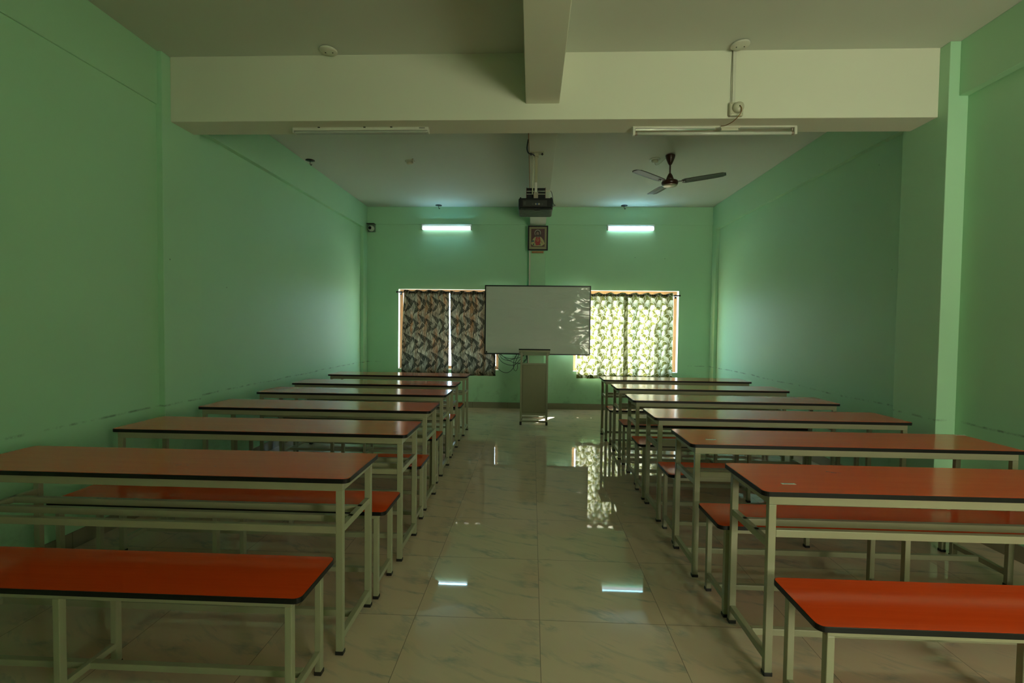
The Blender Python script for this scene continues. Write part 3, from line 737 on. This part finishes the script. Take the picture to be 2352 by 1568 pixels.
b=nb(); box(b,-.090,.090,-.002,.020,-.372,-.369); box(b,-.090,.090,-.002,.020,-.400,-.397); obj('crossbar',b,M_plast,pj)
b=nb(); box(b,-.022,.022,-.020,.022,-.480,-.385); obj('swivel_joint',b,M_silver,pj,.003)
b=nb(); prof=[(-.157,-.155),(-.165,-.120),(-.165,.150),(-.150,.175),(.150,.175),(.162,.150),(.162,-.120),(.152,-.155)]
prism(b,prof,-.565,-.478); bd_=obj('body',b,M_black,pj,.008)
b=nb(); prism(b,[(x_*.99,y_*.97) for x_,y_ in prof],-.585,-.563); g=G('plastic_wrap_black'); g.col((.014,.018,.018)); g.rough(.22); g.b.inputs['Specular IOR Level'].default_value=.3; g.bump(g.noise(g.obj(),26,4,.6,1.5),.8,.01); cv=obj('bottom_cover',b,g.m,pj,.010)
cv['label']='glossy wrapped lower cover'
b=nb(); box(b,-.125,.105,-.158,-.150,-.555,-.500); pp=obj('port_panel',b,flat('port_panel_black',(.022,.024,.024),.4),bd_,.002)
cols=[M_steel,M_ring,M_silver,flat('blue_port',(.03,.08,.25),.4)]
for k,(xx,m_) in enumerate(((-.105,0),(-.028,0),(.002,2),(.012,3),(.030,2),(.060,0))):
    b=nb(); wv=.008 if k else .010; box(b,xx-wv,xx+wv,-.1600,-.1575,-.542,-.528 if k else -.512); obj('port',b,[flat('port_grey',(.05,.055,.05),.4),cols[1],cols[2],cols[3]][m_],pp)
for sx_ in (-.146,.146):
    b=nb(); lathe(b,[(.008,-.478),(.008,-.462),(.004,-.458)],(sx_,-.10,0),12); obj('screw_foot',b,M_black,bd_)
b=nb(); box(b,-.010,.040,-.125,-.095,-.588,-.585); box(b,-.010,.052,-.148,-.1445,-.583,-.566); obj('vent_slot',b,M_rod,cv)
def cable(name,pts,r,label,cat='cable',mat=None,grp=None,n=8):
    b=nb(); tube(b,smooth(pts,n),r,7); return tag(obj(name,b,mat or M_cable,None),label,cat,grp)
cable('black_cable',[(-.062,4.66,3.19),(-.068,4.66,3.15),(-.072,4.66,3.10),(-.058,4.66,3.062),(-.02,4.66,3.050),(.002,4.675,3.040)],.006,'short thick black cable curving from the centre beam to the projector pole top')
cable('hanging_wire',[(.205,6.02,3.085),(.225,6.01,3.03),(.236,6.0,2.93),(.24,5.6,2.80),(.226,5.2,2.70),(.165,4.85,2.60)],.004,'thin dark wire hanging down to the right side of the projector')
b=nb(); box(b,-.060,.202,6.02,6.055,BZ2-.016,BZ2); tag(obj('crosswise_conduit',b,M_plast2,None,.003),'cream conduit across the underside of the centre beam beyond the projector','cable duct')
b=nb(); box(b,-.058,-.050,3.90,6.02,BZ2-.008,BZ2); tag(obj('lengthwise_conduit',b,M_yellow,None,.001),'thin brown conduit along the left edge of the centre beam','cable duct')
b=nb(); box(b,-.070,-.046,8.085,8.112,.45,3.09); tag(obj('wall_duct',b,M_plast,None,.002),'tall narrow white cable duct up the left side of the wall pilaster','cable duct')
# ------------------------------------------------------------------ CCTV
t=thing('security_camera','small white dome security camera high in the left back corner','security camera',(-2.765,YW-.012,3.050))
b=nb(); box(b,-.062,.062,-.030,0,-.062,.068); obj('mounting_box',b,flat('green_grey_plastic',(.16,.22,.16),.5),t,.004)
b=nb(); lathe(b,[(.050,.030),(.050,.055),(.042,.080),(.026,.095),(.01,.098)],(0,0,-.006),30,'y'); dm=obj('dome',b,M_plast,t)
b=nb(); lathe(b,[(.026,.090),(.026,.101),(.006,.104)],(-.006,0,-.006),24,'y'); obj('lens',b,M_black,dm)
b=nb(); box(b,-.066,.066,-.105,0,.066,.074); obj('hood',b,flat('dark_hood',(.04,.05,.04),.5),t,.002)
# ------------------------------------------------------------------ CABLES hanging under the board
def xz(px,py,Y=8.09): # metres on the wall plane from measured wall coordinates
    return px
CB=[([(-.60,8.12,.95),(-.50,8.10,.80),(-.30,8.10,.752),(-.16,8.10,.90),(-.10,8.12,.96)],.0045),
    ([(-.56,8.12,.95),(-.50,8.10,.86),(-.38,8.09,.830),(-.28,8.10,.88),(-.26,8.12,.96)],.004),
    ([(-.57,8.12,.95),(-.44,8.11,.875),(-.30,8.10,.862),(-.16,8.10,.90),(-.09,8.12,.96)],.004),
    ([(-.55,8.12,.95),(-.42,8.10,.85),(-.30,8.10,.795),(-.18,8.10,.790),(-.10,8.12,.83),(-.08,8.12,.95)],.004),
    ([(-.20,8.12,.96),(-.26,8.09,.84),(-.315,8.09,.70),(-.40,8.09,.628),(-.50,8.09,.640),(-.60,8.10,.72),(-.70,8.12,.80)],.0045),
    ([(-.24,8.12,.96),(-.30,8.10,.84),(-.305,8.10,.70),(-.27,8.10,.655),(-.24,8.10,.70),(-.235,8.10,.77),(-.15,8.10,.790)],.004)]
LB=['topmost short loop of black cable under the whiteboard left of the lectern','small tight black cable loop hanging below the whiteboard edge','flattest black cable sagging behind the whiteboard bottom edge','black cable running slack across to the wall pilaster','longest drooping black cable loop reaching the left window','narrow black cable loop hanging close beside the lectern']
for (p,r_),lb in zip(CB,LB): cable('power_cable',p,r_,lb,'cable',None,'black cables hanging under the whiteboard',10)
for k,(x_,z_) in enumerate(((-.085,.80),(-.10,.86))):
    cable('plug_lead',[(x_,8.115,.95),(x_+.01,8.10,z_),(x_-.03,8.10,z_-.03),(-.13,8.11,z_-.055)],.006,['thick black lead bunched against the pilaster, lower of two','thick black lead bunched against the pilaster, upper of two'][k],'cable',None,'black leads at the pilaster',8)
